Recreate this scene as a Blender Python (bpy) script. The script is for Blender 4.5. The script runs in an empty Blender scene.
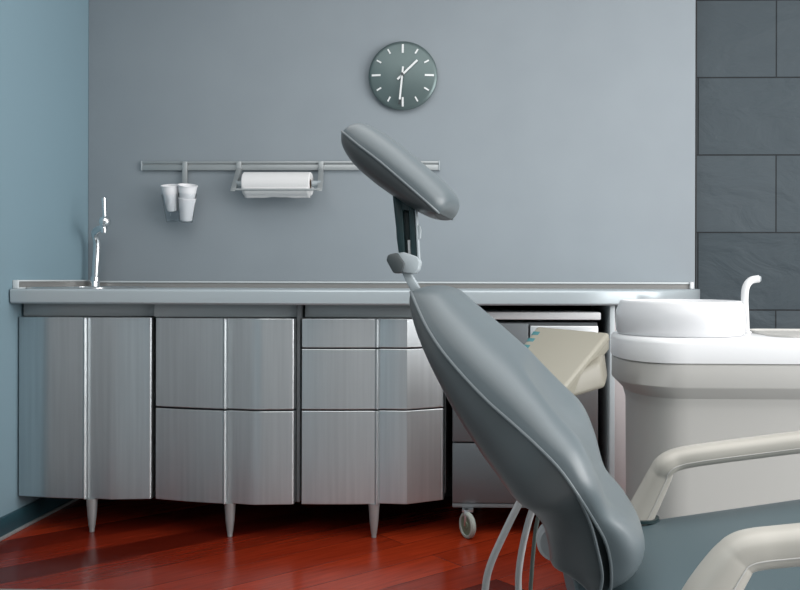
import bpy, bmesh, math, random
from mathutils import Vector, Matrix
random.seed(7)
S = bpy.context.scene
COL = S.collection
PI = math.pi

# ------------------------------------------------------------------ camera
F, CXP, CYP = 880.0, 467.0, 280.0
YAW, ROLL = math.radians(1.5), 0.0025
CAM = Vector((0.0, -3.82, 0.936))
FWD = Vector((-math.sin(YAW), math.cos(YAW), 0))
RGT = Vector((math.cos(YAW), math.sin(YAW), 0))
UP = Vector((0, 0, 1))

def P(px, py, Y):
    """point of the plane y = Y that the photograph shows at (px, py)"""
    u, v = px - CXP, py - CYP
    u0, v0 = u + ROLL * v, v - ROLL * u
    d = FWD * F + RGT * u0 - UP * v0
    return CAM + d * ((Y - CAM.y) / d.y)

def X(px, Y, py=300):
    return P(px, py, Y).x

cam_d = bpy.data.cameras.new('camera')
cam = bpy.data.objects.new('camera', cam_d)
COL.objects.link(cam)
r2 = RGT * math.cos(ROLL) + UP * math.sin(ROLL)
u2 = UP * math.cos(ROLL) - RGT * math.sin(ROLL)
cam.matrix_world = Matrix(((r2.x, u2.x, -FWD.x, CAM.x), (r2.y, u2.y, -FWD.y, CAM.y), (r2.z, u2.z, -FWD.z, CAM.z), (0, 0, 0, 1)))
cam_d.sensor_fit = 'HORIZONTAL'
cam_d.sensor_width = 36
cam_d.lens = 36 * F / 800
cam_d.shift_x = (400 - CXP) / 800
cam_d.shift_y = (CYP - 295) / 800
cam_d.clip_start = 0.05
S.camera = cam

# ------------------------------------------------------------------ materials
def mat(name, color, rough=0.5, metal=0.0, spec=0.5, **kw):
    m = bpy.data.materials.new(name)
    m.use_nodes = True
    b = m.node_tree.nodes['Principled BSDF']
    b.inputs['Base Color'].default_value = (*color, 1)
    b.inputs['Roughness'].default_value = rough
    b.inputs['Metallic'].default_value = metal
    b.inputs['Specular IOR Level'].default_value = spec
    for k, v in kw.items():
        b.inputs[k.replace('_', ' ')].default_value = v
    return m

def N(m, t, **kw):
    n = m.node_tree.nodes.new(t)
    for k, v in kw.items():
        setattr(n, k, v)
    return n

def L(m, a, b):
    m.node_tree.links.new(a, b)

def add_noise_bump(m, scale=200, strength=0.1, dist=0.002, stretch=(1, 1, 1), detail=3):
    nt = m.node_tree
    b = nt.nodes['Principled BSDF']
    tc = N(m, 'ShaderNodeTexCoord')
    mp = N(m, 'ShaderNodeMapping')
    mp.inputs['Scale'].default_value = stretch
    nz = N(m, 'ShaderNodeTexNoise')
    nz.inputs['Scale'].default_value = scale
    nz.inputs['Detail'].default_value = detail
    bp = N(m, 'ShaderNodeBump')
    bp.inputs['Strength'].default_value = strength
    bp.inputs['Distance'].default_value = dist
    L(m, tc.outputs['Object'], mp.inputs['Vector'])
    L(m, mp.outputs['Vector'], nz.inputs['Vector'])
    L(m, nz.outputs['Fac'], bp.inputs['Height'])
    L(m, bp.outputs['Normal'], b.inputs['Normal'])
    return m

def add_noise_color(m, c1, c2, scale=3, stretch=(1, 1, 1), detail=4, lo=0.35, hi=0.65):
    b = m.node_tree.nodes['Principled BSDF']
    tc = N(m, 'ShaderNodeTexCoord')
    mp = N(m, 'ShaderNodeMapping')
    mp.inputs['Scale'].default_value = stretch
    nz = N(m, 'ShaderNodeTexNoise')
    nz.inputs['Scale'].default_value = scale
    nz.inputs['Detail'].default_value = detail
    cr = N(m, 'ShaderNodeValToRGB')
    cr.color_ramp.elements[0].position = lo
    cr.color_ramp.elements[1].position = hi
    cr.color_ramp.elements[0].color = (*c1, 1)
    cr.color_ramp.elements[1].color = (*c2, 1)
    L(m, tc.outputs['Object'], mp.inputs['Vector'])
    L(m, mp.outputs['Vector'], nz.inputs['Vector'])
    L(m, nz.outputs['Fac'], cr.inputs['Fac'])
    L(m, cr.outputs['Color'], b.inputs['Base Color'])
    return m

M_wall = add_noise_bump(add_noise_color(mat('painted_plaster', (.25, .3, .33), .7, spec=.3), (.248, .282, .307), (.259, .294, .319), 4), 90, .05, .001)
M_side = add_noise_bump(mat('painted_plaster_blue', (.192, .286, .335), .7, spec=.3), 90, .05, .001)
M_ceil = mat('ceiling_white', (.62, .63, .64), .9)
M_rear = mat('rear_wall_paint', (.20, .212, .222), .9)
M_slate = mat('slate', (.06, .07, .077), .6, spec=.25)
M_floor = mat('merbau_boards', (.12, .02, .01), .22, spec=.17)
M_unseen_floor = mat('unseen_grey_floor', (.2, .205, .21), .6)  # for the added floor area out of view
M_reflect = mat('grey_reflection_panel', (.29, .315, .33), .5)  # for the added panels on the left wall, out of view
M_lip = mat('pale_lip', (.55, .59, .60), .4)
M_base = mat('baseboard_teal', (.02, .055, .07), .35)
M_steel = add_noise_bump(add_noise_color(mat('brushed_steel', (.555, .595, .61), .31, .92), (.535, .572, .588), (.59, .628, .643), 7, (10, 1, .3), 5), 12, .015, .001, (60, 60, 1))
def brushed(m):
    b = m.node_tree.nodes['Principled BSDF']
    b.inputs['Anisotropic'].default_value = .85
    b.inputs['Anisotropic Rotation'].default_value = .25
    t = N(m, 'ShaderNodeTangent', direction_type='RADIAL', axis='Z')
    L(m, t.outputs[0], b.inputs['Tangent'])
brushed(M_steel)
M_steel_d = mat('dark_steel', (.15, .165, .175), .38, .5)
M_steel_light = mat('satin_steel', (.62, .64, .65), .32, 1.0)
M_trim = mat('polished_trim', (.8, .82, .83), .18, 1.0)
M_alu = mat('anodised_aluminium', (.36, .385, .39), .42, .5)
M_counter = mat('counter_laminate', (.40, .455, .48), .28, .2)
M_chrome = mat('chrome', (.85, .87, .88), .06, 1.0)
M_shade = mat('black_shade', (.006, .006, .007), .7)  # flat black standing in for shade
M_carcass = mat('grey_carcass', (.17, .185, .195), .5)
M_vinyl = add_noise_bump(mat('grey_vinyl', (.092, .114, .124), .40), 420, .06, .0006)
M_vinyl_sh = add_noise_bump(mat('shaded_grey_vinyl', (.055, .062, .065), .32), 420, .06, .0006)  # grey vinyl darkened; the shade on the shells is in the colour
M_seat_sh = add_noise_bump(mat('teal_grey_vinyl_shaded', (.060, .092, .104), .45), 420, .06, .0006)  # same vinyl darkened; the seat's weaker light is in the colour
M_pipe = mat('piping_vinyl', (.12, .14, .15), .42)
M_gusset = mat('dark_gusset', (.012, .016, .018), .5)
M_cream = add_noise_bump(mat('cream_plastic', (.40, .385, .345), .38), 250, .03, .0005)
M_beige = mat('beige_plastic', (.225, .215, .175), .45)
M_beige_d = mat('beige_plastic_under', (.20, .19, .155), .45)
M_unit = mat('grey_white_plastic', (.44, .435, .415), .42)
M_white = mat('white_plastic', (.68, .69, .70), .3)
M_porc = mat('white_porcelain', (.62, .63, .645), .2)
M_paper = add_noise_bump(mat('paper', (.66, .66, .66), .95), 120, .3, .002)
M_card = mat('cardboard_core', (.28, .2, .14), .9)
M_cup = mat('white_cup', (.82, .82, .84), .45)
M_dkgreen = mat('dark_green_metal', (.012, .03, .033), .35)
M_lgrey = mat('light_grey_plastic', (.34, .385, .405), .42)
M_panel = mat('pale_panel', (.5, .55, .57), .4)
M_dgrey = mat('dark_grey_plastic', (.045, .055, .058), .4)
M_teal = mat('teal_key', (.02, .12, .135), .45)
M_rubber = mat('grey_rubber', (.33, .36, .33), .6)
M_hub = mat('green_grey_hub', (.13, .17, .12), .5)
M_hose = mat('grey_hose', (.4, .4, .4), .4)
M_hose_d = mat('dark_hose', (.08, .1, .09), .4)
M_clock = mat('clock_face_metal', (.105, .145, .145), .34, .4)
M_mark = mat('clock_mark_white', (.75, .77, .77), .4)
M_clear = mat('clear_plastic', (.95, .97, .98), .05, 0, .5, Transmission_Weight=1.0, IOR=1.15)
M_upst = mat('upstand_infill', (.29, .285, .275), .32, .4)
M_rail = mat('grey_rail', (.36, .39, .40), .4, .4)
M_pink = mat('pale_front', (.62, .57, .57), .35)

def floor_mat(m):
    nt = m.node_tree
    b = nt.nodes['Principled BSDF']
    tc = N(m, 'ShaderNodeTexCoord')
    mp = N(m, 'ShaderNodeMapping')
    mp.inputs['Rotation'].default_value = (0, 0, math.radians(-42.5))
    br = N(m, 'ShaderNodeTexBrick')
    br.offset = 0.37
    br.inputs['Scale'].default_value = 1
    br.inputs['Brick Width'].default_value = 1.9
    br.inputs['Row Height'].default_value = .16
    br.inputs['Mortar Size'].default_value = .0014
    br.inputs['Mortar Smooth'].default_value = .3
    br.inputs['Color1'].default_value = (.0, .0, .0, 1)
    br.inputs['Color2'].default_value = (1, 1, 1, 1)
    br.inputs['Mortar'].default_value = (0, 0, 0, 1)
    cr = N(m, 'ShaderNodeValToRGB')
    e = cr.color_ramp.elements
    e[0].position, e[0].color = 0.0, (.040, .0035, .002, 1)
    e[1].position, e[1].color = 1.0, (.30, .030, .008, 1)
    k = e.new(.5); k.color = (.155, .014, .005, 1)
    mp2 = N(m, 'ShaderNodeMapping')
    mp2.inputs['Scale'].default_value = (2.2, 34, 1)
    nz = N(m, 'ShaderNodeTexNoise')
    nz.inputs['Scale'].default_value = 2.2
    nz.inputs['Detail'].default_value = 8
    nz.inputs['Distortion'].default_value = .5
    mx = N(m, 'ShaderNodeMixRGB', blend_type='OVERLAY')
    mx.inputs['Fac'].default_value = .55
    L(m, tc.outputs['Object'], mp.inputs['Vector'])
    L(m, mp.outputs['Vector'], br.inputs['Vector'])
    L(m, br.outputs['Color'], cr.inputs['Fac'])
    L(m, mp.outputs['Vector'], mp2.inputs['Vector'])
    L(m, mp2.outputs['Vector'], nz.inputs['Vector'])
    L(m, cr.outputs['Color'], mx.inputs['Color1'])
    L(m, nz.outputs['Fac'], mx.inputs['Color2'])
    L(m, mx.outputs['Color'], b.inputs['Base Color'])
    bp = N(m, 'ShaderNodeBump')
    bp.inputs['Strength'].default_value = .25
    bp.inputs['Distance'].default_value = .002
    bp.invert = True
    L(m, br.outputs['Fac'], bp.inputs['Height'])
    L(m, bp.outputs['Normal'], b.inputs['Normal'])
floor_mat(M_floor)

SL_Y = .06
SL_Z = P(740, 155, SL_Y).z
SL_H = SL_Z - P(740, 232.5, SL_Y).z
SL_X = X(776, SL_Y, 200)
def slate_mat(m):
    b = m.node_tree.nodes['Principled BSDF']
    tc = N(m, 'ShaderNodeTexCoord')
    sp = N(m, 'ShaderNodeSeparateXYZ')
    cb = N(m, 'ShaderNodeCombineXYZ')
    ax = N(m, 'ShaderNodeMath', operation='SUBTRACT'); ax.inputs[1].default_value = SL_X - 20 * SL_H
    az = N(m, 'ShaderNodeMath', operation='SUBTRACT'); az.inputs[1].default_value = SL_Z - 8 * SL_H
    L(m, tc.outputs['Object'], sp.inputs[0])
    L(m, sp.outputs['X'], ax.inputs[0]); L(m, sp.outputs['Z'], az.inputs[0])
    L(m, ax.outputs[0], cb.inputs['X']); L(m, az.outputs[0], cb.inputs['Y'])
    br = N(m, 'ShaderNodeTexBrick')
    br.offset = .5
    br.inputs['Scale'].default_value = 1
    br.inputs['Brick Width'].default_value = 2 * SL_H
    br.inputs['Row Height'].default_value = SL_H
    br.inputs['Mortar Size'].default_value = .0032
    br.inputs['Color1'].default_value = (.040, .056, .066, 1)
    br.inputs['Color2'].default_value = (.055, .072, .083, 1)
    br.inputs['Mortar'].default_value = (.010, .014, .017, 1)
    L(m, cb.outputs[0], br.inputs['Vector'])
    mp = N(m, 'ShaderNodeMapping')
    mp.inputs['Rotation'].default_value = (0, math.radians(35), 0)
    mp.inputs['Scale'].default_value = (2.6, 1, 4.6)
    nz = N(m, 'ShaderNodeTexNoise')
    nz.inputs['Scale'].default_value = 1.6
    nz.inputs['Detail'].default_value = 9
    nz.inputs['Distortion'].default_value = .5
    L(m, tc.outputs['Object'], mp.inputs['Vector']); L(m, mp.outputs['Vector'], nz.inputs['Vector'])
    bp = N(m, 'ShaderNodeBump'); bp.inputs['Strength'].default_value = .6; bp.inputs['Distance'].default_value = .03
    L(m, nz.outputs['Fac'], bp.inputs['Height'])
    b2 = N(m, 'ShaderNodeBump'); b2.inputs['Strength'].default_value = .8; b2.inputs['Distance'].default_value = .004; b2.invert = True
    L(m, br.outputs['Fac'], b2.inputs['Height']); L(m, bp.outputs['Normal'], b2.inputs['Normal'])
    L(m, b2.outputs['Normal'], b.inputs['Normal'])
    L(m, br.outputs['Color'], b.inputs['Base Color'])
slate_mat(M_slate)

# ------------------------------------------------------------------ mesh helpers
def bx(bm, x0, x1, y0, y1, z0, z1, bev=0.0, seg=2):
    t = bmesh.new()
    bmesh.ops.create_cube(t, size=1)
    for v in t.verts:
        v.co = Vector(((x0 + x1) / 2 + v.co.x * (x1 - x0), (y0 + y1) / 2 + v.co.y * (y1 - y0), (z0 + z1) / 2 + v.co.z * (z1 - z0)))
    if bev:
        bmesh.ops.bevel(t, geom=t.edges[:], offset=bev, segments=seg, profile=.5, affect='EDGES')
    merge(bm, t)
    return bm

def merge(bm, t):
    bmesh.ops.recalc_face_normals(t, faces=t.faces[:])
    mp = {}
    for v in t.verts:
        mp[v] = bm.verts.new(v.co)
    for f in t.faces:
        try:
            bm.faces.new([mp[v] for v in f.verts])
        except ValueError:
            pass
    t.free()

def hexa(bm, top, bottom, bev=0.0, seg=3):
    """box from four top corners and four bottom corners"""
    t = bmesh.new()
    a = [t.verts.new(p) for p in top]
    b = [t.verts.new(p) for p in bottom]
    t.faces.new(a); t.faces.new(b[::-1])
    for i in range(4):
        j = (i + 1) % 4
        t.faces.new((a[i], b[i], b[j], a[j]))
    bmesh.ops.recalc_face_normals(t, faces=t.faces[:])
    if bev:
        bmesh.ops.bevel(t, geom=t.edges[:], offset=bev, segments=seg, profile=.5, affect='EDGES')
    merge(bm, t)
    return bm

def loft(bm, rings, closed=True, cap=True):
    t = bmesh.new()
    R = [[t.verts.new(p) for p in r] for r in rings]
    n = len(R[0])
    for a, b in zip(R[:-1], R[1:]):
        for i in range(n if closed else n - 1):
            j = (i + 1) % n
            t.faces.new((a[i], a[j], b[j], b[i]))
    if cap and closed:
        t.faces.new(R[0][::-1]); t.faces.new(R[-1])
    merge(bm, t)
    return bm

def prism(bm, poly, z0, z1, bev=0.0, seg=2):
    t = bmesh.new()
    a = [t.verts.new((p[0], p[1], z0)) for p in poly]
    b = [t.verts.new((p[0], p[1], z1)) for p in poly]
    t.faces.new(a[::-1]); t.faces.new(b)
    n = len(a)
    for i in range(n):
        j = (i + 1) % n
        t.faces.new((a[i], a[j], b[j], b[i]))
    bmesh.ops.recalc_face_normals(t, faces=t.faces[:])
    if bev:
        ed = [e for e in t.edges if abs(e.verts[0].co.z - e.verts[1].co.z) < 1e-6]
        bmesh.ops.bevel(t, geom=ed, offset=bev, segments=seg, profile=.5, affect='EDGES')
    merge(bm, t)
    return bm

def spline(pts, n):
    """Catmull-Rom through tuples of any length"""
    pts = [tuple(p) for p in pts]
    out = []
    m = len(pts) - 1
    for k in range(n + 1):
        s = k / n * m
        i = min(int(s), m - 1)
        t = s - i
        p0, p1, p2, p3 = pts[max(i - 1, 0)], pts[i], pts[i + 1], pts[min(i + 2, m)]
        out.append(tuple(.5 * (2 * b + (c - a) * t + (2 * a - 5 * b + 4 * c - d) * t * t + (3 * b - a - 3 * c + d) * t ** 3) for a, b, c, d in zip(p0, p1, p2, p3)))
    return out

def tube(bm, pts, rad, seg=14, cap=True, squash=None):
    """tube through points; rad a number or list; squash=(direction, factor)"""
    pts = [Vector(p) for p in pts]
    rs = rad if isinstance(rad, (list, tuple)) else [rad] * len(pts)
    rings = []
    prev = None
    for i, p in enumerate(pts):
        d = (pts[min(i + 1, len(pts) - 1)] - pts[max(i - 1, 0)]).normalized()
        if prev is None:
            ref = Vector((0, 1, 0)) if abs(d.y) < .9 else Vector((1, 0, 0))
            a = (ref - d * ref.dot(d)).normalized()
        else:
            a = (prev - d * prev.dot(d)).normalized()
        prev = a
        b = d.cross(a)
        w = squash if squash else 1.0
        rings.append([p + (a * math.cos(q) * w + b * math.sin(q)) * rs[i] for q in [2 * PI * k / seg for k in range(seg)]])
    return loft(bm, rings, True, cap)

def lathe(bm, prof, c, axis='Z', seg=40, sx=1, sy=1, cap=True):
    rings = []
    for r, h in prof:
        ring = []
        for k in range(seg):
            a = 2 * PI * k / seg
            x, y = max(r, 1e-4) * math.cos(a) * sx, max(r, 1e-4) * math.sin(a) * sy
            v = (x, y, h) if axis == 'Z' else ((x, h, y) if axis == 'Y' else (h, x, y))
            ring.append(Vector(c) + Vector(v))
        rings.append(ring)
    return loft(bm, rings, True, cap)

def sphere(bm, c, r, seg=20):
    prof = [(r * math.sin(PI * k / 14), -r * math.cos(PI * k / 14)) for k in range(15)]
    return lathe(bm, prof, c, 'Z', seg)

def obj(name, bm, m, parent=None, sharp=35, smooth=True):
    me = bpy.data.meshes.new(name)
    base = Vector((0, 0, 0))
    p = parent
    while p is not None:
        base += p.location
        p = p.parent
    for v in bm.verts:
        v.co -= base
    bm.to_mesh(me)
    bm.free()
    me.materials.append(m)
    if smooth:
        me.shade_smooth()
        me.set_sharp_from_angle(angle=math.radians(sharp))
    o = bpy.data.objects.new(name, me)
    COL.objects.link(o)
    o.parent = parent
    return o

def tag(o, label, cat, group=None):
    o['label'] = label
    o['category'] = cat
    if group:
        o['group'] = group
    return o

def thing(name, label, cat, loc=(0, 0, 0), group=None):
    o = bpy.data.objects.new(name, None)
    o.empty_display_size = .05
    COL.objects.link(o)
    o.location = loc
    return tag(o, label, cat, group)

def struct(name, bm, m, sharp=35):
    o = obj(name, bm, m, None, sharp)
    o['kind'] = 'structure'
    return o

NB = bmesh.new

# ------------------------------------------------------------------ room
XL = X(88, 0, 200)
XR, YB, ZC = 3.3, -6.2, 2.75
XG = X(695.5, 0, 150)
struct('floor', bx(NB(), XL - .1, XR + .1, -1.2, .2, -.06, 0), M_floor)
struct('floor', bx(NB(), XL - .1, XR + .1, YB - .1, -1.2, -.06, 0), M_unseen_floor)  # added unseen grey area, keeps red out of the steel reflections
struct('ceiling', bx(NB(), XL - .1, XR + .1, YB - .1, .2, ZC, ZC + .06), M_ceil)
struct('wall_left', bx(NB(), XL - .1, XL, YB, .16, 0, ZC), M_side)
struct('wall_back', bx(NB(), XL, XG, 0, .05, 0, ZC, .004), M_wall)
struct('wall_slate', bx(NB(), XL, XR, SL_Y, .16, 0, ZC), M_slate)
struct('wall_rear', bx(NB(), XL, XR, YB - .1, YB, 0, ZC), M_rear)
b = NB()
WY0, WY1, WZ0, WZ1 = -5.0, -1.1, .12, 2.4
bx(b, XR, XR + .1, YB, WY0, 0, ZC); bx(b, XR, XR + .1, WY1, .16, 0, ZC)
bx(b, XR, XR + .1, WY0, WY1, 0, WZ0); bx(b, XR, XR + .1, WY0, WY1, WZ1, ZC)
struct('wall_right', b, M_wall)
b = NB()
for y in (WY0 + .03, (WY0 + WY1) / 2, WY1 - .03):
    bx(b, XR + .02, XR + .08, y - .03, y + .03, WZ0, WZ1)
for z in (WZ0 + .03, WZ1 - .03):
    bx(b, XR + .021, XR + .079, WY0, WY1, z - .03, z + .03)
struct('window_1', b, M_white)
b = NB()
bx(b, XL, XL + .014, -.795, 0, .004, .075, .003)
struct('baseboard_left', b, M_base)
struct('trim_1', bx(NB(), XL + .014, XL + .026, -.795, 0, 0, .012, .003), M_alu)
for nm, ya, yb in (('reflection_panel_1', -2.25, -.715), ('reflection_panel_2', -3.7, -2.35)):  # added unseen grey panels for the steel fronts to reflect
    b = NB(); bx(b, XL + .0005, XL + .007, ya, yb, .08, 2.1, .001)
    struct(nm, b, M_reflect)
struct('shadow_gap_strip', bx(NB(), XG, XG + .006, .0, SL_Y, 0, ZC, .002), M_shade)  # black strip painted in for the shadow gap beside the slate

# ------------------------------------------------------------------ countertop with upstand
def bow(px):
    pts = [(10, -.64), (150, -.69), (300, -.725), (450, -.71), (600, -.65), (650, -.585), (680, -.48), (695, -.33), (700, -.14)]
    for (a, ya), (c, yc) in zip(pts[:-1], pts[1:]):
        if px <= c:
            t = (px - a) / (c - a)
            return ya + (yc - ya) * t
    return pts[-1][1]

ZT, ZU = .900, .846
NRR = .009
SX0, SX1, SY0, SY1 = X(34, -.5), X(118, -.4), -.56, -.13     # sink hole
cols = []
for px in sorted(set([10, 22] + list(range(35, 660, 25)) + [650, 665, 675, 682, 688, 693, 697, 700])):
    y = bow(px)
    cols.append((max(X(px, y, 298), XL + .001), y))
cols = [c for i, c in enumerate(cols) if i == 0 or c[0] > cols[i - 1][0] + .002]
xs = sorted(set([c[0] for c in cols] + [SX0, SX1]))
def fy(x):
    for (a, ya), (c, yc) in zip(cols[:-1], cols[1:]):
        if x <= c + 1e-9:
            return ya + (yc - ya) * (x - a) / (c - a)
    return cols[-1][1]
XCE = cols[-1][0]
def counter_piece(bm, xa, front, back):
    """strip of worktop between front(x) and back(x); bullnose where it is the front edge"""
    rings = []
    for x in xa:
        f, k = front(x), back(x)
        nose = front is fy
        prof = [(k, ZU), (k, ZT)]
        if nose:
            n = 7
            prof += [(f + NRR - NRR * math.sin(q), ZT - NRR + NRR * math.cos(q)) for q in [PI / 2 * i / n for i in range(n + 1)]]
            prof += [(f + .002, ZU + .006), (f + .008, ZU)]
        else:
            prof += [(f, ZT), (f, ZU)]
        rings.append([Vector((x, y, z)) for y, z in prof])
    loft(bm, rings, True, True)
root = thing('countertop', 'long pale grey bowed worktop running along the back wall', 'countertop', ((XL + XCE) / 2, -.3, ZU))
b = NB()
wall0 = lambda x: -.001
counter_piece(b, [x for x in xs if x <= SX0 + 1e-9], fy, wall0)
counter_piece(b, [x for x in xs if SX0 - 1e-9 <= x <= SX1 + 1e-9], fy, lambda x: SY0)
counter_piece(b, [x for x in xs if SX0 - 1e-9 <= x <= SX1 + 1e-9], lambda x: SY1, wall0)
counter_piece(b, [x for x in xs if x >= SX1 - 1e-9], fy, wall0)
bmesh.ops.remove_doubles(b, verts=b.verts[:], dist=1e-5)
obj('worktop', b, M_counter, root, 40)
# upstand: aluminium channel with a pale lip top and bottom
XE = X(692, -.01, 290)
UZ = .021
b = NB()
bx(b, XL + .016, XE, -.014, -.001, ZT, ZT + UZ)
obj('upstand', b, M_upst, root)
b = NB()
bx(b, XL + .016, XE, -.020, -.001, ZT + UZ, ZT + UZ + .007, .0015)
obj('upstand_lip', b, M_lip, root)
b = NB(); bx(b, XE - .012, XE + .004, -.028, -.001, ZT, ZT + UZ + .009, .003); obj('upstand_end_cap', b, M_white, root)
UZ = .026
b = NB()
bx(b, XL + .001, XL + .016, -.60, -.001, ZT, ZT + UZ)
up = obj('upstand', b, M_upst, root)
b = NB(); bx(b, XL + .001, XL + .02, -.603, -.001, ZT + UZ, ZT + UZ + .006, .0015); obj('upstand_lip', b, M_lip, root)
b = NB(); bx(b, XL + .016, XL + .019, -.60, -.1, ZT, ZT + .005); bx(b, XL + .001, XL + .022, -.612, -.603, ZT, ZT + UZ + .006, .002); obj('upstand_end_cap', b, M_lip, root)

# ------------------------------------------------------------------ sink + faucet
root = thing('sink', 'stainless steel sink let into the left end of the worktop', 'sink', ((SX0 + SX1) / 2, -.35, ZT))
b = NB()
def rrect(x0, x1, y0, y1, r, z, n=6):
    out = []
    for cx, cy, a0 in ((x1 - r, y1 - r, 0), (x0 + r, y1 - r, 90), (x0 + r, y0 + r, 180), (x1 - r, y0 + r, 270)):
        for k in range(n + 1):
            a = math.radians(a0 + 90 * k / n)
            out.append(Vector((cx + r * math.cos(a), cy + r * math.sin(a), z)))
    return out
g = .016
rings = [rrect(SX0 - g, SX1 + g, SY0 - g, SY1 + g, .06, ZT + .0005), rrect(SX0 - g, SX1 + g, SY0 - g, SY1 + g, .06, ZT + .004),
         rrect(SX0 - g + .004, SX1 + g - .004, SY0 - g + .004, SY1 + g - .004, .058, ZT + .006), rrect(SX0 + .004, SX1 - .004, SY0 + .004, SY1 - .004, .05, ZT + .004),
         rrect(SX0 + .012, SX1 - .012, SY0 + .012, SY1 - .012, .05, ZT - .10), rrect(SX0 + .05, SX1 - .05, SY0 + .05, SY1 - .05, .04, ZT - .14)]
loft(b, rings, True, False)
t = NB(); vs = [t.verts.new(p) for p in rings[-1]]; t.faces.new(vs); merge(b, t)
obj('basin', b, M_steel_light, root)
b = NB(); lathe(b, [(.0, .0), (.03, .0), (.035, .004), (.0, .004)], ((SX0 + SX1) / 2, -.35, ZT - .1395), seg=24); obj('drain', b, M_chrome, root)

FY = -.07
fb = P(95, 288, FY)
root = thing('faucet', 'tall chrome mixer tap with ball joint and thin upright lever behind the sink', 'faucet', (fb.x, FY, ZT))
b = NB(); lathe(b, [(.0, 0), (.021, 0), (.021, .006), (.0185, .01), (.0185, .045), (.016, .048), (0, .048)], (fb.x, FY, ZT), seg=28); obj('base_collar', b, M_chrome, root)
ft = P(97, 243, FY)
fe = P(103, 228, FY - .10)
path = spline([(fb.x, FY, ZT + .03), (fb.x + .004, FY, ZT + .1), (ft.x, FY, ft.z), (ft.x + .006, FY - .03, ft.z + .045), (fe.x, FY - .09, fe.z + .004), (fe.x + .003, FY - .11, fe.z + .008)], 36)
b = NB(); tube(b, path, .0155, 18); obj('spout', b, M_chrome, root)
fbal = P(105, 221.5, FY - .12)
b = NB(); sphere(b, fbal, .024); obj('ball_joint', b, M_chrome, root)
fl = P(103.8, 198, FY - .12)
b = NB(); tube(b, [fbal, fbal.lerp(fl, .5), fl], [.0075, .0085, .0095], 14); lv = obj('lever', b, M_chrome, root)
fn = P(104, 230, FY - .125)
b = NB(); lathe(b, [(0, -.012), (.011, -.012), (.013, 0), (.011, .012), (0, .012)], fn, seg=18); obj('nozzle', b, M_chrome, root)

# ------------------------------------------------------------------ base cabinets
ZB, ZF = .125, .795
def bez(pts):
    return [(X(px, y, 400), y) for px, y in pts]
TH = .02
def front(name, plan, z0, z1, m, parent):
    """folded sheet front: plan polyline (x, y), given thickness to the back"""
    poly = plan + [(plan[-1][0], max(plan[-1][1] + TH, -.525)), (plan[0][0], max(plan[0][1] + TH, -.525))]
    b = NB(); prism(b, poly, z0, z1, .0025, 2)
    return obj(name, b, m, parent, 20)
def leaf_left(a, c, y0, y1, curve=.006):
    out = []
    for k in range(9):
        t = k / 8
        out.append((a + (c - a) * t, y0 + (y1 - y0) * t - curve * math.sin(PI * t)))
    return bez(out)
def ridge(px, y, w):
    x = X(px, y, 400)
    return [(x - w + 2 * w * k / 8, y - .007 * math.sin(PI * k / 8) - .002) for k in range(9)]
def leaf_right(a, mid, c, y0, y1, y2, dent=.012):
    pts = []
    for k in range(7):
        t = k / 6
        pts.append((a + (mid - a) * t, y0 + dent * (1 - t) ** 1.5 + (y1 - y0) * t))
    for k in range(1, 5):
        t = k / 4
        pts.append((mid + (c - mid) * t, y1 + (y2 - y1) * t))
    return bez(pts)
def edge_lip(x, y):
    return [(x + .009 * math.sin(q), y + .009 - .009 * math.cos(q)) for q in [PI / 2 * k / 6 for k in range(1, 7)]]

def leg(parent, px, Y, ztop=ZB):
    x = X(px, Y, 520)
    b = NB()
    lathe(b, [(0, 0), (.008, 0), (.0095, .004), (.0085, .009), (.011, .02), (.016, .06), (.0195, ztop - .012), (.021, ztop), (0, ztop)], (x, Y, 0), seg=22)
    return obj('leg', b, M_alu, parent)

def carcass(root, xa, xb, ya, name='body', top=ZU - .001):
    b = NB(); bx(b, xa + .004, xb - .004, -.50, -.02, ZB + .006, top)
    return obj(name, b, M_carcass, root)

def plinth_strip(root, xa, xb, Y, seams):
    b = NB(); bx(b, xa + .004, xb - .004, Y, -.50, ZF + .002, ZU - .002, .002)
    o = obj('top_rail', b, M_rail, root)
    return o

# unit 1: two door leaves under the sink
x0, x1 = max(X(18, -.55, 400), XL + .008), X(153, -.58, 400)
root = thing('base_cabinet', 'steel base cabinet with two tall undivided doors at the left wall', 'cabinet', ((x0 + x1) / 2, -.3, 0), 'steel base cabinets under the worktop')
carcass(root, x0, x1, -.55, 'body', .74); plinth_strip(root, x0, x1, -.555, 1)
pl = leaf_left(18.5, 82.8, -.577, -.612); xr = X(85.5, -.585, 400)
pl[0] = (max(pl[0][0], XL + .008), pl[0][1])
pl = pl + ridge(85.2, -.613, .0058)
front('door', pl, ZB, ZF, M_steel, root)
d = leaf_right(88, 112, 149, -.611, -.620, -.607, .007); d += edge_lip(*d[-1])
front('door', d, ZB, ZF, M_steel, root)
leg(root, 92, -.597)

# unit 2: two deep drawers
x0, x1 = X(155, -.58, 400), X(296.5, -.64, 400)
root = thing('base_cabinet', 'steel base cabinet with two equally deep drawers, second from the left wall', 'cabinet', ((x0 + x1) / 2, -.3, 0), 'steel base cabinets under the worktop')
carcass(root, x0, x1, -.6); plinth_strip(root, x0, x1, -.60, 1)
pl = leaf_left(156, 222.5, -.604, -.664) + ridge(225, -.665, .0058)
d = leaf_right(228, 254, 291.5, -.660, -.678, -.666, .007); d += edge_lip(*d[-1])
zm = .4645
front('drawer', pl + d, ZB, zm - .003, M_steel, root)
front('drawer', pl + d, zm + .003, ZF, M_steel, root)
leg(root, 230, -.642)
b = NB(); bx(b, x1 - .002, x1 + .010, -.63, -.02, ZB, ZU - .002, .002); obj('side_panel', b, M_carcass, root)

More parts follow.
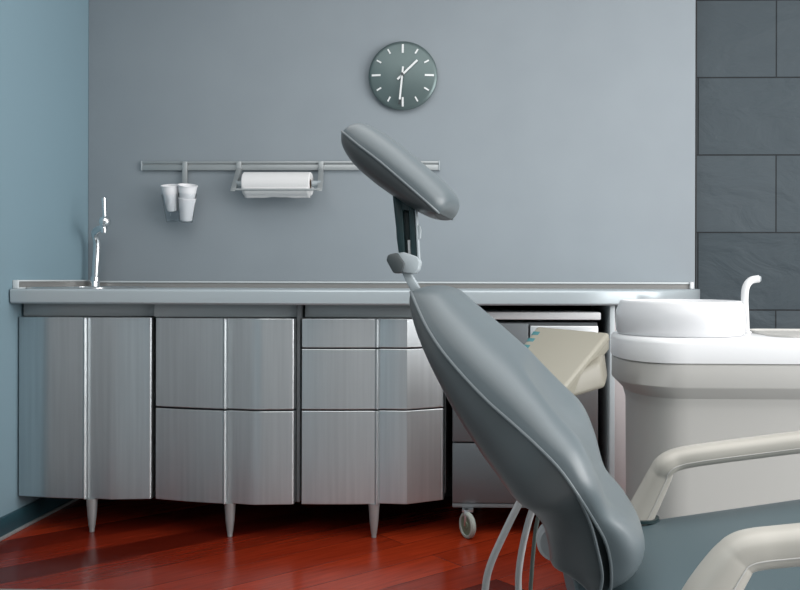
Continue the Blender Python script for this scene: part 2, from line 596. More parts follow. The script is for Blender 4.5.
# unit 3: one shallow and two deep drawers
x0, x1 = X(301, -.64, 400), X(446, -.575, 400)
root = thing('base_cabinet', 'steel base cabinet with three drawers, the top one shallow, left of the rolling cabinet', 'cabinet', ((x0 + x1) / 2, -.3, 0), 'steel base cabinets under the worktop')
carcass(root, x0, x1, -.6); plinth_strip(root, x0, x1, -.595, 1)
pl = leaf_left(302, 374.8, -.662, -.650, .004) + ridge(377, -.650, .0055)
d = leaf_right(379.5, 407, 441.5, -.646, -.648, -.582, .006); d += edge_lip(*d[-1])
for za, zb in ((ZB, .4625), (.4675, .6855), (.6905, ZF)):
    front('drawer', pl + d, za, zb, M_steel, root)
leg(root, 374, -.635)

# dark recess where the rolling cabinet stands
xa, xb = x1 + .004, X(609.5, -.6, 400)
# end cabinet right of the recess
x0e, x1e = xb, X(680, -.5, 400)
root = thing('base_cabinet', 'pale narrow base cabinet behind the dental basin column, right of the rolling cabinet', 'cabinet', ((x0e + x1e) / 2, -.3, 0), 'steel base cabinets under the worktop')
b = NB(); bx(b, x0e, x0e + .018, -.605, -.02, .115, ZU - .001, .002); obj('side_panel', b, M_panel, root)
b = NB(); bx(b, x0e + .0185, x1e, -.5, -.02, ZB, ZU - .001); obj('body', b, M_carcass, root)
b = NB(); bx(b, x0e + .0195, x1e, -.56, -.5005, ZB, ZF, .006); obj('door', b, M_pink, root)
b = NB(); bx(b, x0e + .024, x1e, -.52, -.5005, ZF + .004, ZU - .002); obj('top_rail', b, M_carcass, root)
leg(root, 632, -.47)
struct('shade_board', bx(NB(), XL + .03, x1e, -.018, -.001, .0, ZU - .001), M_shade)  # black sheet added as the shade under and behind the cabinets

# ------------------------------------------------------------------ rolling cabinet
YC = -.60
cx0, cx1 = X(452.5, YC, 400), X(598, YC, 400)
cm = X(529, YC, 400)
root = thing('rolling_cabinet', 'steel cabinet on castors standing in the dark gap under the worktop', 'cabinet', ((cx0 + cx1) / 2, -.35, 0))
def zc(py): return P(520, py, YC).z
zt, zt2, zbt = zc(312), zc(319.5), zc(503.5)
b = NB(); bx(b, cx0, cx1, YC + .03, -.08, zbt, zt2 - .012); obj('body', b, M_carcass, root)
b = NB(); bx(b, X(483, YC, 316), X(600.5, YC, 316), YC - .012, -.08, zt2, zt, .004); obj('cabinet_top', b, M_white, root)
z1 = zc(443)
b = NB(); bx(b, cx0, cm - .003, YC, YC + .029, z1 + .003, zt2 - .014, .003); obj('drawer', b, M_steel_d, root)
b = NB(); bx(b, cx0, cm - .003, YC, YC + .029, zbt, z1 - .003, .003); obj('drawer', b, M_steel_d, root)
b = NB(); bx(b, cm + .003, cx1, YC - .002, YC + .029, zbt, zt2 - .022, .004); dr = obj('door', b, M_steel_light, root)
b = NB(); bx(b, cx0, cx1, YC + .004, -.08, zbt - .018, zbt - .002, .003); obj('base_frame', b, M_carcass, root)
def castor(px, Y, turn):
    x = X(px, Y, 525)
    zr = .047
    c = Vector((x, Y, zr))
    b = NB(); bx(b, x - .013, x + .005, Y - .004, Y + .03, zr - .004, zbt - .018, .004)
    bx(b, x - .02, x + .02, Y - .0, Y + .04, zbt - .026, zbt - .018)
    cs = obj('castor', b, M_steel_light, root)
    def turned(bm):
        M = Matrix.Translation(c) @ Matrix.Rotation(turn, 4, 'Z') @ Matrix.Translation(-c)
        bmesh.ops.transform(bm, matrix=M, verts=bm.verts[:]); return bm
    b = NB(); lathe(b, [(.036, -.010), (.043, -.010), (.047, -.006), (.047, .006), (.043, .010), (.036, .010), (.034, .004), (.034, -.004), (.036, -.010)], c, 'X', 32, 1, 1, False)
    obj('tyre', turned(b), M_rubber, cs)
    b = NB(); lathe(b, [(0, -.009), (.012, -.009), (.014, -.006), (.0365, -.006), (.0365, .006), (.014, .006), (.012, .009), (0, .009)], c, 'X', 28)
    obj('hub', turned(b), M_hub, cs)
castor(467.5, YC - .03, math.radians(33))
castor(585, YC + .04, 0)
castor(480, -.15, 0); castor(580, -.15, 0)

# ------------------------------------------------------------------ wall clock
c = P(403.5, 77, 0)
RC = (P(437.5, 75, 0).x - P(369, 75, 0).x) / 2
root = thing('wall_clock', 'round dark grey metal wall clock with white bars and hands, no numerals', 'clock', (c.x, 0, c.z))
b = NB(); lathe(b, [(0, -.001), (RC * .9, -.001), (RC * .97, -.012), (RC, -.022), (RC * .985, -.026), (RC * .9, -.029), (RC * .6, -.036), (RC * .3, -.040), (RC * .05, -.041), (0, -.041)], c, 'Y', 64)
obj('dial', b, M_clock, root, 60)
def dial_y(r):
    t = r / RC
    pts = [(0, -.041), (.05, -.041), (.3, -.040), (.6, -.036), (.9, -.029), (1, -.024)]
    for (a, ya), (d, yd) in zip(pts[:-1], pts[1:]):
        if t <= d: return ya + (yd - ya) * (t - a) / (d - a)
    return -.024
def bar(bm, ang, r0, r1, w, lift, th=.003):
    d = Vector((math.sin(ang), 0, math.cos(ang))); s = Vector((math.cos(ang), 0, -math.sin(ang)))
    def q(r, sg, y): 
        p = c + d * r + s * (w / 2 * sg); p.y = y; return p
    y0, y1 = dial_y(abs(r0)) - lift, dial_y(abs(r1)) - lift
    hexa(bm, [q(r0, -1, y0 - th), q(r0, 1, y0 - th), q(r1, 1, y1 - th), q(r1, -1, y1 - th)], [q(r0, -1, y0), q(r0, 1, y0), q(r1, 1, y1), q(r1, -1, y1)])
for k in range(12):
    big = k % 3 == 0
    b = NB(); bar(b, 2 * PI * k / 12, RC * (.64 if big else .72), RC * (.90 if big else .87), RC * (.055 if big else .042), 0)
    obj('hour_bar', b, M_mark, root)
b = NB(); bar(b, 2 * PI * 1.52 / 12, -RC * .2, RC * .6, RC * .055, .006); obj('hour_hand', b, M_mark, root)
b = NB(); bar(b, 2 * PI * 31 / 60, -RC * .22, RC * .72, RC * .05, .012); hd = obj('minute_hand', b, M_mark, root)
b = NB(); bar(b, 2 * PI * 31 / 60, RC * .722, RC * .86, RC * .06, .012); obj('hand_tip', b, M_dgrey, hd)
b = NB(); lathe(b, [(0, -.062), (.006, -.062), (.006, -.04), (0, -.04)], (c.x, 0, c.z), 'Y', 16); obj('centre_pin', b, M_dgrey, root)

# ------------------------------------------------------------------ wall rail
ra, rb = P(142.5, 162, -.012), P(438.5, 160.5, -.012)
zr1 = (ra.z + rb.z) / 2
zr0 = zr1 - .0395
root = thing('wall_rail', 'slim horizontal aluminium accessory rail on the back wall', 'rail', ((ra.x + rb.x) / 2, 0, zr0))
b = NB()
bx(b, ra.x, rb.x, -.016, -.0005, zr0, zr0 + .023, .002)
bx(b, ra.x, rb.x, -.016, -.0005, zr1 - .0105, zr1, .002)
bx(b, ra.x, rb.x, -.009, -.0005, zr0 + .02, zr1 - .008)
obj('profile', b, M_alu, root)
b = NB(); bx(b, rb.x, rb.x + .006, -.017, -.0005, zr0 - .001, zr1 + .001, .002); obj('end_cap', b, M_lgrey, root)
b = NB(); bx(b, ra.x - .006, ra.x, -.017, -.0005, zr0 - .001, zr1 + .001, .002); obj('end_cap', b, M_lgrey, root)

# ------------------------------------------------------------------ cup holder + cups
HY = -.065
def cup_axis(px0, py0, px1, py1):
    return P(px0 + 1.2, py0, HY), P(px1 + 3.2, py1, HY)
def cup_mesh(bm, bot, top, r0, r1, th=.0016, rim=True):
    d = (top - bot); h = d.length; d.normalize()
    prof = [(0, .001), (r0 * .9, .001), (r0, .004), (r1 * .995, h - .003)]
    if rim: prof += [(r1 + .0022, h - .003), (r1 + .0028, h - .0008), (r1 + .0016, h + .0006)]
    prof += [(r1 - th, h), (r0 - th, .006), (0, .005)]
    t = NB(); lathe(t, prof, (0, 0, 0), 'Z', 32)
    q = Vector((0, 0, 1)).rotation_difference(d)
    bmesh.ops.transform(t, matrix=Matrix.Translation(bot) @ q.to_matrix().to_4x4(), verts=t.verts[:])
    merge(bm, t)
FWDT = Vector((0, -.034, 0))
l0, l1 = cup_axis(171.5, 211, 169.5, 186)
l1 = l1 + FWDT * .8
r0_, r1_ = cup_axis(184.8, 220.5, 187.3, 186)
r1_ = r1_ + FWDT
root = thing('cup_holder', 'double clear plastic cup holder hooked on the wall rail', 'cup holder', (P(180, 200, 0).x, 0, l0.z))
px_ = X(185, -.02, 175)
b = NB(); bx(b, px_ - .011, px_ + .011, -.026, -.0165, P(185, 186, -.02).z, zr1 - .002, .002); bx(b, px_ - .011, px_ + .011, -.022, -.0165, P(185, 204, -.02).z, P(185, 187, -.02).z)
obj('hook', b, M_alu, root)
b = NB()
cup_mesh(b, P(173, 222, HY), P(172.6, 194.5, HY) + FWDT * .8, .027, .0365, .0012, False)
obj('sleeve', b, M_clear, root)
b = NB()
cup_mesh(b, P(186, 222.5, HY) + Vector((0, -.001, 0)), P(189.8, 193.5, HY) + FWDT * .8, .0275, .037, .0012, False)
obj('sleeve', b, M_clear, root)
b = NB(); cup_mesh(b, l0, l1, .0240, .0375)
tag(obj('paper_cup', b, M_cup), 'white cup leaning left in the left sleeve of the cup holder', 'cup', 'cups in the wall holder')
b = NB(); cup_mesh(b, r0_, r0_.lerp(r1_, .64), .0255, .0355)
tag(obj('paper_cup', b, M_cup), 'outer lower cup of the two nested in the right sleeve', 'cup', 'cups in the wall holder')
dr_ = (r1_ - r0_)
b = NB(); cup_mesh(b, r0_.lerp(r1_, .30), r1_, .0255, .0395)
tag(obj('paper_cup', b, M_cup), 'upper cup of the two nested in the right sleeve, its open rim highest', 'cup', 'cups in the wall holder')

# ------------------------------------------------------------------ paper towel holder + roll
TY = -.085
ta, tb = P(244, 184, TY), P(311.5, 184, TY)
tz = (ta.z + tb.z) / 2
tr = .0505
ba, bb = P(231.5, 189.5, TY - .045), P(320.5, 189.5, TY - .045)
root = thing('paper_towel_holder', 'metal paper towel holder with a thin front bar hung from the wall rail', 'towel holder', ((ta.x + tb.x) / 2, 0, tz))
def arm(px, xb):
    xt = X(px, -.02, 166)
    b = NB()
    bx(b, xt - .011, xt + .011, -.026, -.0165, zr0 - .012, zr1 - .002, .002)
    hexa(b, [(xt - .011, -.022, zr0 + .01), (xt + .011, -.022, zr0 + .01), (xb + .011, TY - .035, ba.z + .012), (xb - .011, TY - .035, ba.z + .012)],
         [(xt - .011, -.018, zr0 - .045), (xt + .011, -.018, zr0 - .045), (xb + .011, TY - .052, ba.z - .008), (xb - .011, TY - .052, ba.z - .008)], .002, 2)
    return obj('arm', b, M_alu, root)
arm(239, ba.x + .006); arm(321, bb.x - .004)
b = NB(); tube(b, [(ba.x, TY - .045, ba.z), (bb.x, TY - .045, bb.z)], .0045, 10); obj('front_bar', b, M_alu, root)
xsa, xsb = ba.x + .008, bb.x - .006
b = NB(); lathe(b, [(0, xsa - ta.x), (.014, xsa - ta.x), (.014, -.003), (0, -.003)], (ta.x, TY, tz), 'X', 20); obj('spindle_end', b, M_lgrey, root)
b = NB(); lathe(b, [(0, .003), (.014, .003), (.014, xsb - tb.x), (0, xsb - tb.x)], (tb.x, TY, tz), 'X', 20); obj('spindle_end', b, M_lgrey, root)
root = thing('paper_towel_roll', 'white paper towel roll in the holder under the wall rail', 'paper towel', ((ta.x + tb.x) / 2, TY, tz))
b = NB()
h = tb.x - ta.x
lathe(b, [(.021, .004), (tr - .004, 0), (tr, .004), (tr, h - .004), (tr - .004, h), (.021, h - .004), (.021, .004)], (ta.x, TY, tz), 'X', 44, 1, 1, False)
rings = []
for k in range(5):
    a = math.radians(-68 + 12 * k)
    y, z = TY - (tr + .0008) * math.cos(a), tz + (tr + .0008) * math.sin(a)
sheet = [(TY - (tr + .001) * math.cos(math.radians(a)), tz + (tr + .001) * math.sin(math.radians(a))) for a in (-20, -35, -50, -65, -80)]
sheet.append((TY - .004, tz - tr - .006))
obj('paper', b, M_paper, root)
b = NB()
t = NB()
cols_ = []
for i in range(25):
    x = ta.x + .004 + (h - .008) * i / 24
    wv = .0018 * math.sin(i * .4) + .0008 * math.sin(i * 1.1)
    cols_.append([t.verts.new((x, y, z - (wv + .002 if k == 5 else 0))) for k, (y, z) in enumerate(sheet)])
for p, q in zip(cols_[:-1], cols_[1:]):
    for k in range(5):
        t.faces.new((p[k], q[k], q[k + 1], p[k + 1]))
merge(b, t)
o = obj('loose_sheet', b, M_paper, root)
md = o.modifiers.new('thick', 'SOLIDIFY'); md.thickness = .0008
b = NB(); lathe(b, [(.0205, .0045), (.0205, h - .0045), (.016, h - .0045), (.016, .0045), (.0205, .0045)], (ta.x, TY, tz), 'X', 28, 1, 1, False); obj('core', b, M_card, root)

# ------------------------------------------------------------------ dental basin unit
UYC, UHD = -1.30, .25
xl = X(613, UYC, 345)
XRU = 1.65
def stadium(x0, yc, hd, x1, n=18, ex=2.4):
    """plan outline with a rounded left end"""
    out = [(x1, yc + hd)]
    for k in range(n + 1):
        a = PI / 2 + PI * k / n
        cx, sy = math.cos(a), math.sin(a)
        out.append((x0 + hd * .62 + hd * .62 * math.copysign(abs(cx) ** (2 / ex), cx), yc + hd * math.copysign(abs(sy) ** (2 / ex), sy)))
    out.append((x1, yc - hd))
    return out
ux = (xl + XRU) / 2
root = thing('dental_basin_unit', 'white and grey dental cuspidor column at the right, with round bowl and spout', 'dental unit', (ux, UYC, 0))
zt, zm_, zbn = .785, .721, .658
def shell(bm, levels):
    rings = []
    for ins, z in levels:
        rings.append([Vector((x, y, z)) for x, y in stadium(xl + ins, UYC, UHD - ins, XRU)])
    loft(bm, rings, True, True)
b = NB(); shell(b, [(.0, zm_ + .002), (-.001, zm_ + .012), (.0, zt - .012), (.004, zt - .004), (.012, zt)]); plate = obj('top_plate', b, M_white, root, 40)
b = NB(); shell(b, [(.046, .10), (.042, .60), (.038, zbn - .045), (.034, zbn - .03), (.004, zbn), (.002, zbn + .004), (.003, zm_ - .004), (.007, zm_ + .0015)]); obj('column_body', b, M_unit, root, 30)
# vertical ribs on the rounded end
b = NB()
for ins, k in ((.05, 10), (.05, 12)):
    pass
b.free()
b = NB(); shell(b, [(.07, 0), (.07, .1)]); obj('plinth', b, M_dgrey, root)
# bowl
bc = Vector((X(679, UYC, 320), UYC - .01, zt))
bz = P(640, 300.5, UYC - .01).z - zt
R0 = (X(743, UYC, 325) - X(615, UYC, 325)) / 2
prof = [(0, .001), (R0 * .955, .001), (R0 * .985, .012), (R0, bz * .45), (R0 * .985, bz * .7), (R0 * .93, bz * .95), (R0 * .915, bz), (R0 * .895, bz + .001),
        (R0 * .87, bz - .006), (R0 * .80, bz * .45), (R0 * .55, bz * .2), (R0 * .15, bz * .12), (0, bz * .12)]
b = NB(); lathe(b, prof, bc, 'Z', 64, 1, 1.08); bowl = obj('bowl', b, M_porc, root, 50)
b = NB(); lathe(b, [(0, .0), (.02, 0), (.022, .003), (0, .003)], bc + Vector((0, 0, bz * .121)), 'Z', 20); obj('drain', b, M_chrome, bowl)
sy_ = UYC + .02
pth = spline([tuple(P(*q, sy_)) for q in ((746, 334), (745.3, 315), (744.6, 299), (746, 287), (751, 280.5), (759, 278.8))], 30)
pth[0] = (pth[0][0], pth[0][1], zt - .001)
b = NB(); tube(b, pth, .0105, 16); sp = obj('spout', b, M_white, root)
e = Vector(pth[-1]); b = NB(); lathe(b, [(0, -.002), (.006, -.002), (.008, .003), (.0, .003)], e + Vector((.0015, 0, 0)), 'X', 14); obj('spout_tip', b, M_lgrey, sp)
b = NB(); lathe(b, [(.0, 0), (.016, 0), (.016, .006), (.0, .008)], (pth[0][0], sy_, zt), 'Z', 20); obj('spout_collar', b, M_white, root)
# recessed tray rim right of the bowl
tx0 = X(757, UYC, 335)
b = NB()
rr = [rrect(tx0, XRU - .05, UYC - .17, UYC + .17, .06, zt + .0005), rrect(tx0, XRU - .05, UYC - .17, UYC + .17, .06, zt + .006),
      rrect(tx0 + .012, XRU - .062, UYC - .158, UYC + .158, .055, zt + .006), rrect(tx0 + .014, XRU - .064, UYC - .156, UYC + .156, .055, zt + .0015)]
loft(b, rr, True, True); obj('tray_rim', b, M_unit, root)

# ------------------------------------------------------------------ delivery unit on arm, behind the backrest
def PD(px, py, d): return P(px, py, -3.82 + d)
A, B, C_, D = PD(537, 325.5, 2.34), PD(610, 332, 2.29), PD(563, 389, 2.09), PD(494, 383, 2.14)
nrm = (B - A).cross(C_ - B).normalized()
if nrm.z < 0: nrm = -nrm
root = thing('delivery_unit', 'beige tilted control console with teal keys behind the chair backrest', 'dental unit', (X(640, -1.6, 500), -1.75, 0))
th = .056
b = NB(); hexa(b, [A, B, C_, D], [p - nrm * th for p in (A, B, C_, D)], .009, 4); con = obj('console', b, M_beige, root, 50)
# groove line round the side
b = NB(); ce = (A + B + C_ + D) / 4
def grow(p, k): return ce + (p - ce) * k
hexa(b, [grow(p, 1.003) - nrm * .020 for p in (A, B, C_, D)], [grow(p, 1.003) - nrm * .0225 for p in (A, B, C_, D)]); obj('seam', b, M_beige_d, con)
u_, w_ = (B - A), (D - A)
for k, t in enumerate((.14, .26, .38)):
    p = A + u_ * .06 + w_ * t + nrm * .0008
    du, dw = u_.normalized(), w_.normalized()
    b = NB(); q = [p + du * a * .009 + dw * c2 * .008 for a, c2 in ((-1, -1), (1, -1), (1, 1), (-1, 1))]
    hexa(b, q, [x - nrm * .002 for x in q], .0008, 2); obj('key', b, M_teal, con)
# lower block
lo = [A + u_ * .12 + w_ * .05, B - u_ * .03 + w_ * .02, C_ - u_ * .03 - w_ * .22, D + u_ * .12 - w_ * .22]
tp = [PD(548, 345, 2.36), PD(604, 346, 2.33), PD(600, 362, 2.2), PD(550, 386, 2.13)]
bt = [PD(556, 383, 2.36), PD(608, 378, 2.33), PD(606, 388, 2.22), PD(560, 402, 2.13)]
b = NB(); hexa(b, tp, bt, .012, 4); obj('lower_housing', b, M_beige_d, root, 50)
cen = sum(bt, Vector()) / 4
armp = spline([tuple(PD(548, 396, 2.2)), tuple(PD(556, 440, 2.2)), tuple(PD(578, 500, 2.1)), tuple(PD(606, 560, 2.02)), tuple(PD(640, 660, 2.0))], 24)
fl_ = Vector(armp[-1]); 
b = NB(); tube(b, armp + [(fl_.x, fl_.y, .02)], .022, 16); obj('support_arm', b, M_beige_d, root)
b = NB(); lathe(b, [(0, 0), (.13, 0), (.13, .015), (.11, .025), (0, .03)], (fl_.x, fl_.y, 0), 'Z', 32); obj('foot', b, M_dgrey, root)
# hoses
def hose(pts, r, m, d):
    q = [tuple(PD(*p, d + k * .02)) for k, p in enumerate(pts)]
    b = NB(); tube(b, spline(q, 30), r, 12)
    return obj('hose', b, m, root)
hose([(560, 420), (540, 468), (521, 500), (503, 536), (490, 566), (485, 592), (484, 640), (492, 700)], .0082, M_hose, 1.9)
hose([(565, 430), (548, 475), (533, 508), (524, 540), (519, 570), (518.5, 592), (520, 640), (526, 700)], .0075, M_hose, 1.9)
hose([(565, 450), (546, 492), (537, 522), (533.5, 550), (531.5, 575), (530.5, 595), (531, 640), (534, 700)], .0046, M_hose_d, 1.92)

# ------------------------------------------------------------------ dental chair
ALPHA = math.radians(6)
W = Vector((math.sin(ALPHA), math.cos(ALPHA), 0))        # lateral axis, pointing away from the camera
YCH = -2.30
croot_loc = P(690, 560, YCH); croot_loc.z = 0
chair = thing('dental_chair', 'grey vinyl dental chair with slim headrest, reclined backrest and cream armrests', 'dental chair', croot_loc)

def pad_sections(st, n):
    """stations: (px, py, half width, height front, height back); returns list of (near point, axis centre, normal, h, f, k)"""
    out = []
    rows = spline(st, n)
    pts = []
    for r in rows:
        Yn = YCH - r[2] * W.y
        pts.append(P(r[0], r[1], Yn))
    for i, r in enumerate(rows):
        c = pts[i] + W * r[2]
        out.append([c, r])
    for i in range(len(out)):
        d = out[min(i + 1, len(out) - 1)][0] - out[max(i - 1, 0)][0]
        d = (d - W * d.dot(W)).normalized()
        nn = W.cross(d)
        if nn.x < 0: nn = -nn
        out[i].append(nn)
    return out

def half_pad(secs, idx, sgn, expo, m=32, dip=None):
    """rings from near edge over the bulge to the far edge"""
    rings = []
    for i, (c, r, nn) in enumerate(secs):
        f = max(r[idx], .0004)
        ring = []
        for k in range(m + 1):
            a = PI * k / m
            x = -math.copysign(abs(math.cos(a)) ** (2 / expo), math.cos(a))
            y = max(0.0, math.sin(a)) ** (2 / expo)
            if dip: y *= 1 - r[dip] * math.exp(-(x / .62) ** 4)
            ring.append(c + W * (r[2] * x) + nn * (sgn * f * y))
        rings.append(ring)
    return rings

def pad(name, secs, idx, sgn, expo, m, parent, dip=None):
    b = NB()
    rings = half_pad(secs, idx, sgn, expo, dip=dip)
    loft(b, rings, True, True)
    return obj(name, b, m, parent, 60)

# backrest --- cushion stations: px, py, half width, front height
CU = [(411, 292, .125, .004, 0), (412.5, 296, .14, .028, 0), (417, 307, .155, .046, 0), (427, 328, .175, .056, 0), (442, 351, .195, .063, 0), (463, 376, .21, .067, .0), (488, 402, .225, .070, .1),
      (513, 424, .24, .064, .35), (538, 447, .262, .055, .55), (560, 470, .272, .052, .65), (579, 497, .262, .040, .6), (594, 521, .196, .032, .35), (605, 541, .160, .050, .1), (610.5, 562, .142, .060, 0), (611.5, 580, .135, .044, 0), (610.5, 590, .13, .004, 0)]
csec = pad_sections(CU, 75)
back = pad('backrest', csec, 3, 1, 3.1, M_vinyl, chair, 4)
SH = [(411, 292, .125, .004), (412.5, 296, .14, .012), (417, 307, .155, .020), (427, 328, .175, .029), (442, 351, .195, .040), (463, 376, .21, .055), (488, 402, .225, .072),
      (513, 424, .24, .088), (538, 447, .262, .098), (560, 470, .272, .102), (578, 497, .262, .095), (590, 523, .196, .083), (597, 548, .160, .082), (602, 572, .142, .084), (601, 588, .135, .062), (596, 602, .13, .004)]
ssec = pad_sections(SH, 75)
shellb = pad('back_shell', ssec, 3, -1, 3.8, M_vinyl_sh, back)
def piping(secs, off, rad, m, parent, lo=0, hi=None):
    secs = secs[lo:hi]
    near = [c - W * r[2] + nn * off for c, r, nn in secs]
    far = [c + W * r[2] + nn * off for c, r, nn in secs]
    for side in (near, far):
        b = NB(); tube(b, side, rad, 8); obj('piping', b, m, parent)
piping(csec, 0, .0026, M_pipe, back)
piping(ssec, 0, .0026, M_pipe, shellb, 50)
# dark gusset between the two pipings at the lower end, one strip on each side
for sg in (-1, 1):
    b = NB()
    rings = []
    for (c1, r1, n1), (c2, r2_, n2) in zip(csec[50:], ssec[50:]):
        p1, p2 = c1 + W * (sg * (r1[2] - .012)), c2 + W * (sg * (r2_[2] - .012))
        q1, q2 = c1 + W * (sg * (r1[2] - .1)), c2 + W * (sg * (r2_[2] - .1))
        rings.append([p1, q1, q2, p2])
    loft(b, rings, True, True)
    obj('gusset', b, M_gusset, back)

# headrest
HU = [(342, 131.5, .078, .006, .003), (342.6, 132.3, .085, .024, .014), (346, 135, .095, .035, .025), (358, 145, .105, .040, .034), (377, 159.5, .108, .041, .037), (396, 175.5, .108, .041, .034),
      (413, 190.3, .104, .041, .029), (427, 202.5, .096, .039, .022), (433.5, 208.4, .090, .035, .015), (437, 211.6, .083, .026, .009), (438.5, 213, .076, .006, .003)]
hsec = pad_sections(HU, 50)
head = pad('headrest', hsec, 3, 1, 2.6, M_vinyl, chair)
hsh = pad('headrest_shell', hsec, 4, -1, 2.6, M_vinyl_sh, head)
piping(hsec, 0, .0022, M_pipe, head)

# headrest bracket
def plate(bm, pts, y0, y1, bev=.002):
    a = [P(*p, y0) for p in pts]
    bb_ = [Vector((p.x, y1, p.z)) for p in a]
    t = NB()
    va = [t.verts.new(p) for p in a]; vb = [t.verts.new(p) for p in bb_]
    t.faces.new(va); t.faces.new(vb[::-1])
    for i in range(len(va)):
        j = (i + 1) % len(va)
        t.faces.new((va[i], vb[i], vb[j], va[j]))
    bmesh.ops.recalc_face_normals(t, faces=t.faces[:])
    if bev: bmesh.ops.bevel(t, geom=t.edges[:], offset=bev, segments=2, profile=.5, affect='EDGES')
    merge(bm, t)
BY0, BY1 = YCH - .05, YCH + .05
b = NB()
plate(b, [(392.5, 196), (395, 193), (402, 196), (405, 254), (398.5, 253), (396.5, 238), (396, 228), (394, 210)], BY0, BY0 + .022)
plate(b, [(408, 199), (414.5, 205), (417.5, 258), (411, 258)], BY0, BY0 + .022)
plate(b, [(394, 193), (403, 196), (414, 204), (414, 212), (395, 208)], BY0 + .001, BY0 + .022)
plate(b, [(397, 203), (412, 207), (415, 258), (399, 255)], BY0 + .014, BY0 + .03)
brk = obj('headrest_bracket', b, M_dkgreen, chair)
b = NB(); plate(b, [(414.6, 206), (416, 207), (419.2, 259), (417.4, 259)], BY0 - .001, BY0 + .03, .0005); obj('edge_strip', b, M_lgrey, brk)
b = NB(); plate(b, [(407.5, 240), (410, 240), (411, 258), (408.5, 258)], BY0 + .006, BY0 + .014, .0005); obj('slide_rod', b, M_white, brk)
b = NB(); plate(b, [(417, 226), (419.5, 225), (420.8, 230), (420.5, 238), (418, 240)], BY0 + .005, BY0 + .02, .001); obj('adjusting_knob', b, M_lgrey, brk)
b = NB(); plate(b, [(397, 253), (404, 252), (417, 256.5), (420, 262), (418, 270), (414, 274), (402, 272.5)], BY0 - .012, BY0 + .04, .003); obj('locking_block', b, M_lgrey, brk)
b = NB(); plate(b, [(386, 260), (388, 254.5), (397, 252.5), (404.5, 263), (403.5, 268), (401, 273), (393.5, 273.5)], BY0 - .022, BY0 + .03, .003); obj('lever_grip', b, M_dgrey, brk)
b = NB(); plate(b, [(401, 271), (411, 274), (424, 296), (414, 298)], BY0, BY0 + .03, .002); obj('stem', b, M_lgrey, brk)

# seat: slab tilted up to the right
AX = Vector((math.cos(ALPHA), -math.sin(ALPHA), 0))
s0 = P(655, 511, -3.82 + 1.86)                        # on the far upper edge
s1 = P(800, 490, -3.82 + 1.84)
TILT = Vector((s1 - s0)).normalized()
LEN, WID, THK = .85, .70, .11
o0 = s0 - TILT * .20
latn = Vector((-W.x * 0, -1, 0))
def seat_pt(u, v, z): return o0 + TILT * u + latn * v + Vector((0, 0, z))
b = NB()
rings = []
nu = 22
for i in range(nu + 1):
    u = LEN * i / nu
    e = min(1, min(i, nu - i) / 2.0)
    ring = []
    for k in range(29):
        a = 2 * PI * k / 28 if False else None
    m = 40
    for k in range(m):
        a = 2 * PI * k / m
        ca, sa = math.cos(a), math.sin(a)
        ex = 5.0
        x = math.copysign(abs(ca) ** (2 / ex), ca); z = math.copysign(abs(sa) ** (2 / ex), sa)
        sc = .55 + .45 * math.sqrt(max(0, 1 - (1 - e) ** 2))
        ring.append(seat_pt(u, WID / 2 + WID / 2 * x * (.94 + .06 * sc), -THK / 2 + THK / 2 * z * sc + .0))
    rings.append(ring)
loft(b, rings, True, True)
obj('seat', b, M_seat_sh, chair, 50)

# armrests: rounded tube, wider than tall, with a seam bead
def armrest(pts, d0, w_, h_, sgn):
    q = [Vector(PD(px, py, d)) for px, py, d in pts]
    path = [Vector(p) for p in spline([tuple(p) for p in q], 48)]
    tp_ = lambda i: 1 + .36 * max(0, 1 - i / 16)
    b = NB(); rings = []
    for i, p in enumerate(path):
        d = (path[min(i + 1, len(path) - 1)] - path[max(i - 1, 0)]).normalized()
        a = latn - d * latn.dot(d); a.normalize()
        nn = a.cross(d)
        if nn.z < 0: nn = -nn
        rings.append([p + a * (tp_(i) * w_ / 2 * math.copysign(abs(math.cos(t)) ** .75, math.cos(t))) + nn * (tp_(i) * h_ / 2 * math.copysign(abs(math.sin(t)) ** .75, math.sin(t))) for t in [2 * PI * k / 28 for k in range(28)]])
    loft(b, rings, True, True)
    ar = obj('armrest', b, M_cream, chair, 60)
    sb = NB(); sp_ = []
    for i, p in enumerate(path):
        r = rings[i]
        best = r[0] if True else None
        near = min(r, key=lambda v: v.y + .35 * v.z)
        sp_.append(near)
    c0 = [r_[27] for r_ in rings]
    tube(sb, [p + latn * .0 for p in c0], .0011, 6)
    obj('seam', sb, M_unit, ar)
    return ar, path
far_a, fp = armrest([(635, 524, 1.825), (647, 501, 1.82), (660, 475, 1.81), (666, 465, 1.80), (678, 459, 1.80), (702, 454.5, 1.795), (755, 447.5, 1.79), (810, 440.5, 1.78), (880, 431, 1.77)], 1.8, .058, .042, 1)
b = NB(); e = PD(641, 518, 1.815); lathe(b, [(0, -.003), (.037, -.003), (.037, .003), (.0, .003)], e, 'Z', 28); obj('base_ring', b, M_dkgreen, far_a)
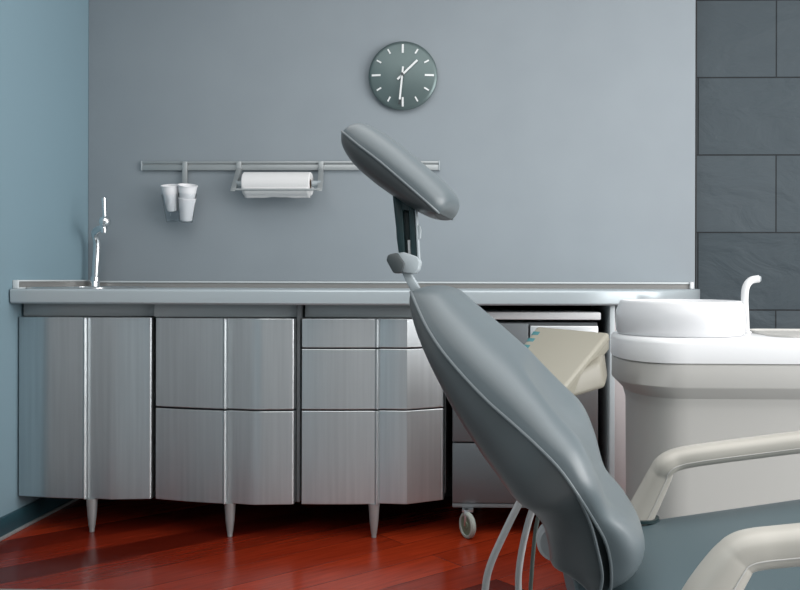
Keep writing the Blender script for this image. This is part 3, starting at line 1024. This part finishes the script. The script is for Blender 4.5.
armrest([(695, 625, 1.15), (712, 592, 1.15), (732, 562, 1.15), (742, 553, 1.15), (756, 549, 1.15), (778, 546.5, 1.15), (830, 541.5, 1.145), (900, 534, 1.14)], 1.15, .056, .050, 1)
# column and base plate below the seat
sc_ = seat_pt(LEN * .5, WID / 2, -THK)
b = NB(); bx(b, sc_.x - .13, sc_.x + .13, sc_.y - .11, sc_.y + .11, .05, sc_.z + .01, .03, 3); obj('lift_column', b, M_unit, chair)
b = NB(); bx(b, sc_.x - .38, sc_.x + .38, sc_.y - .24, sc_.y + .24, 0, .055, .02, 3); obj('base_plate', b, M_dgrey, chair)
# pivot cover seen between hoses and backrest
pc = PD(556, 540, 1.62)
b = NB(); lathe(b, [(0, -.02), (.03, -.02), (.036, -.012), (.036, .012), (.03, .02), (0, .02)], pc, 'Y', 32); obj('pivot_cover', b, M_hose, chair)
pa, pb = pc, seat_pt(.05, WID * .4, -.05)
b = NB(); tube(b, [pa, pa.lerp(pb, .5), pb], .022, 14); obj('hinge_arm', b, M_dgrey, chair)

# ------------------------------------------------------------------ light
def area(name, loc, rot, sx, sy, power, color):
    l = bpy.data.lights.new(name, 'AREA')
    l.shape = 'RECTANGLE'; l.size = sx; l.size_y = sy; l.energy = power; l.color = color
    o = bpy.data.objects.new(name, l); COL.objects.link(o)
    o.location = loc; o.rotation_euler = rot
    return o
area('window_daylight', (XR - .02, (WY0 + WY1) / 2, (WZ0 + WZ1) / 2), (0, PI / 2, 0), WZ1 - WZ0, WY1 - WY0, 185, (1, .985, .97))
area('ceiling_fill', (.7, -3.2, ZC - .02), (0, 0, 0), 4.4, 4.6, 115, (1, .98, .96))  # added soft fill under the ceiling, no known lamp
w = bpy.data.worlds.new('world'); S.world = w
w.use_nodes = True
w.node_tree.nodes['Background'].inputs[0].default_value = (.75, .85, 1, 1)
w.node_tree.nodes['Background'].inputs[1].default_value = .5

S.view_settings.view_transform = 'Standard'
S.view_settings.look = 'None'
S.view_settings.exposure = 0.1
S.view_settings.gamma = 1
S.view_settings.use_curve_mapping = False
S.cycles.use_denoising = True
S.cycles.max_bounces = 10
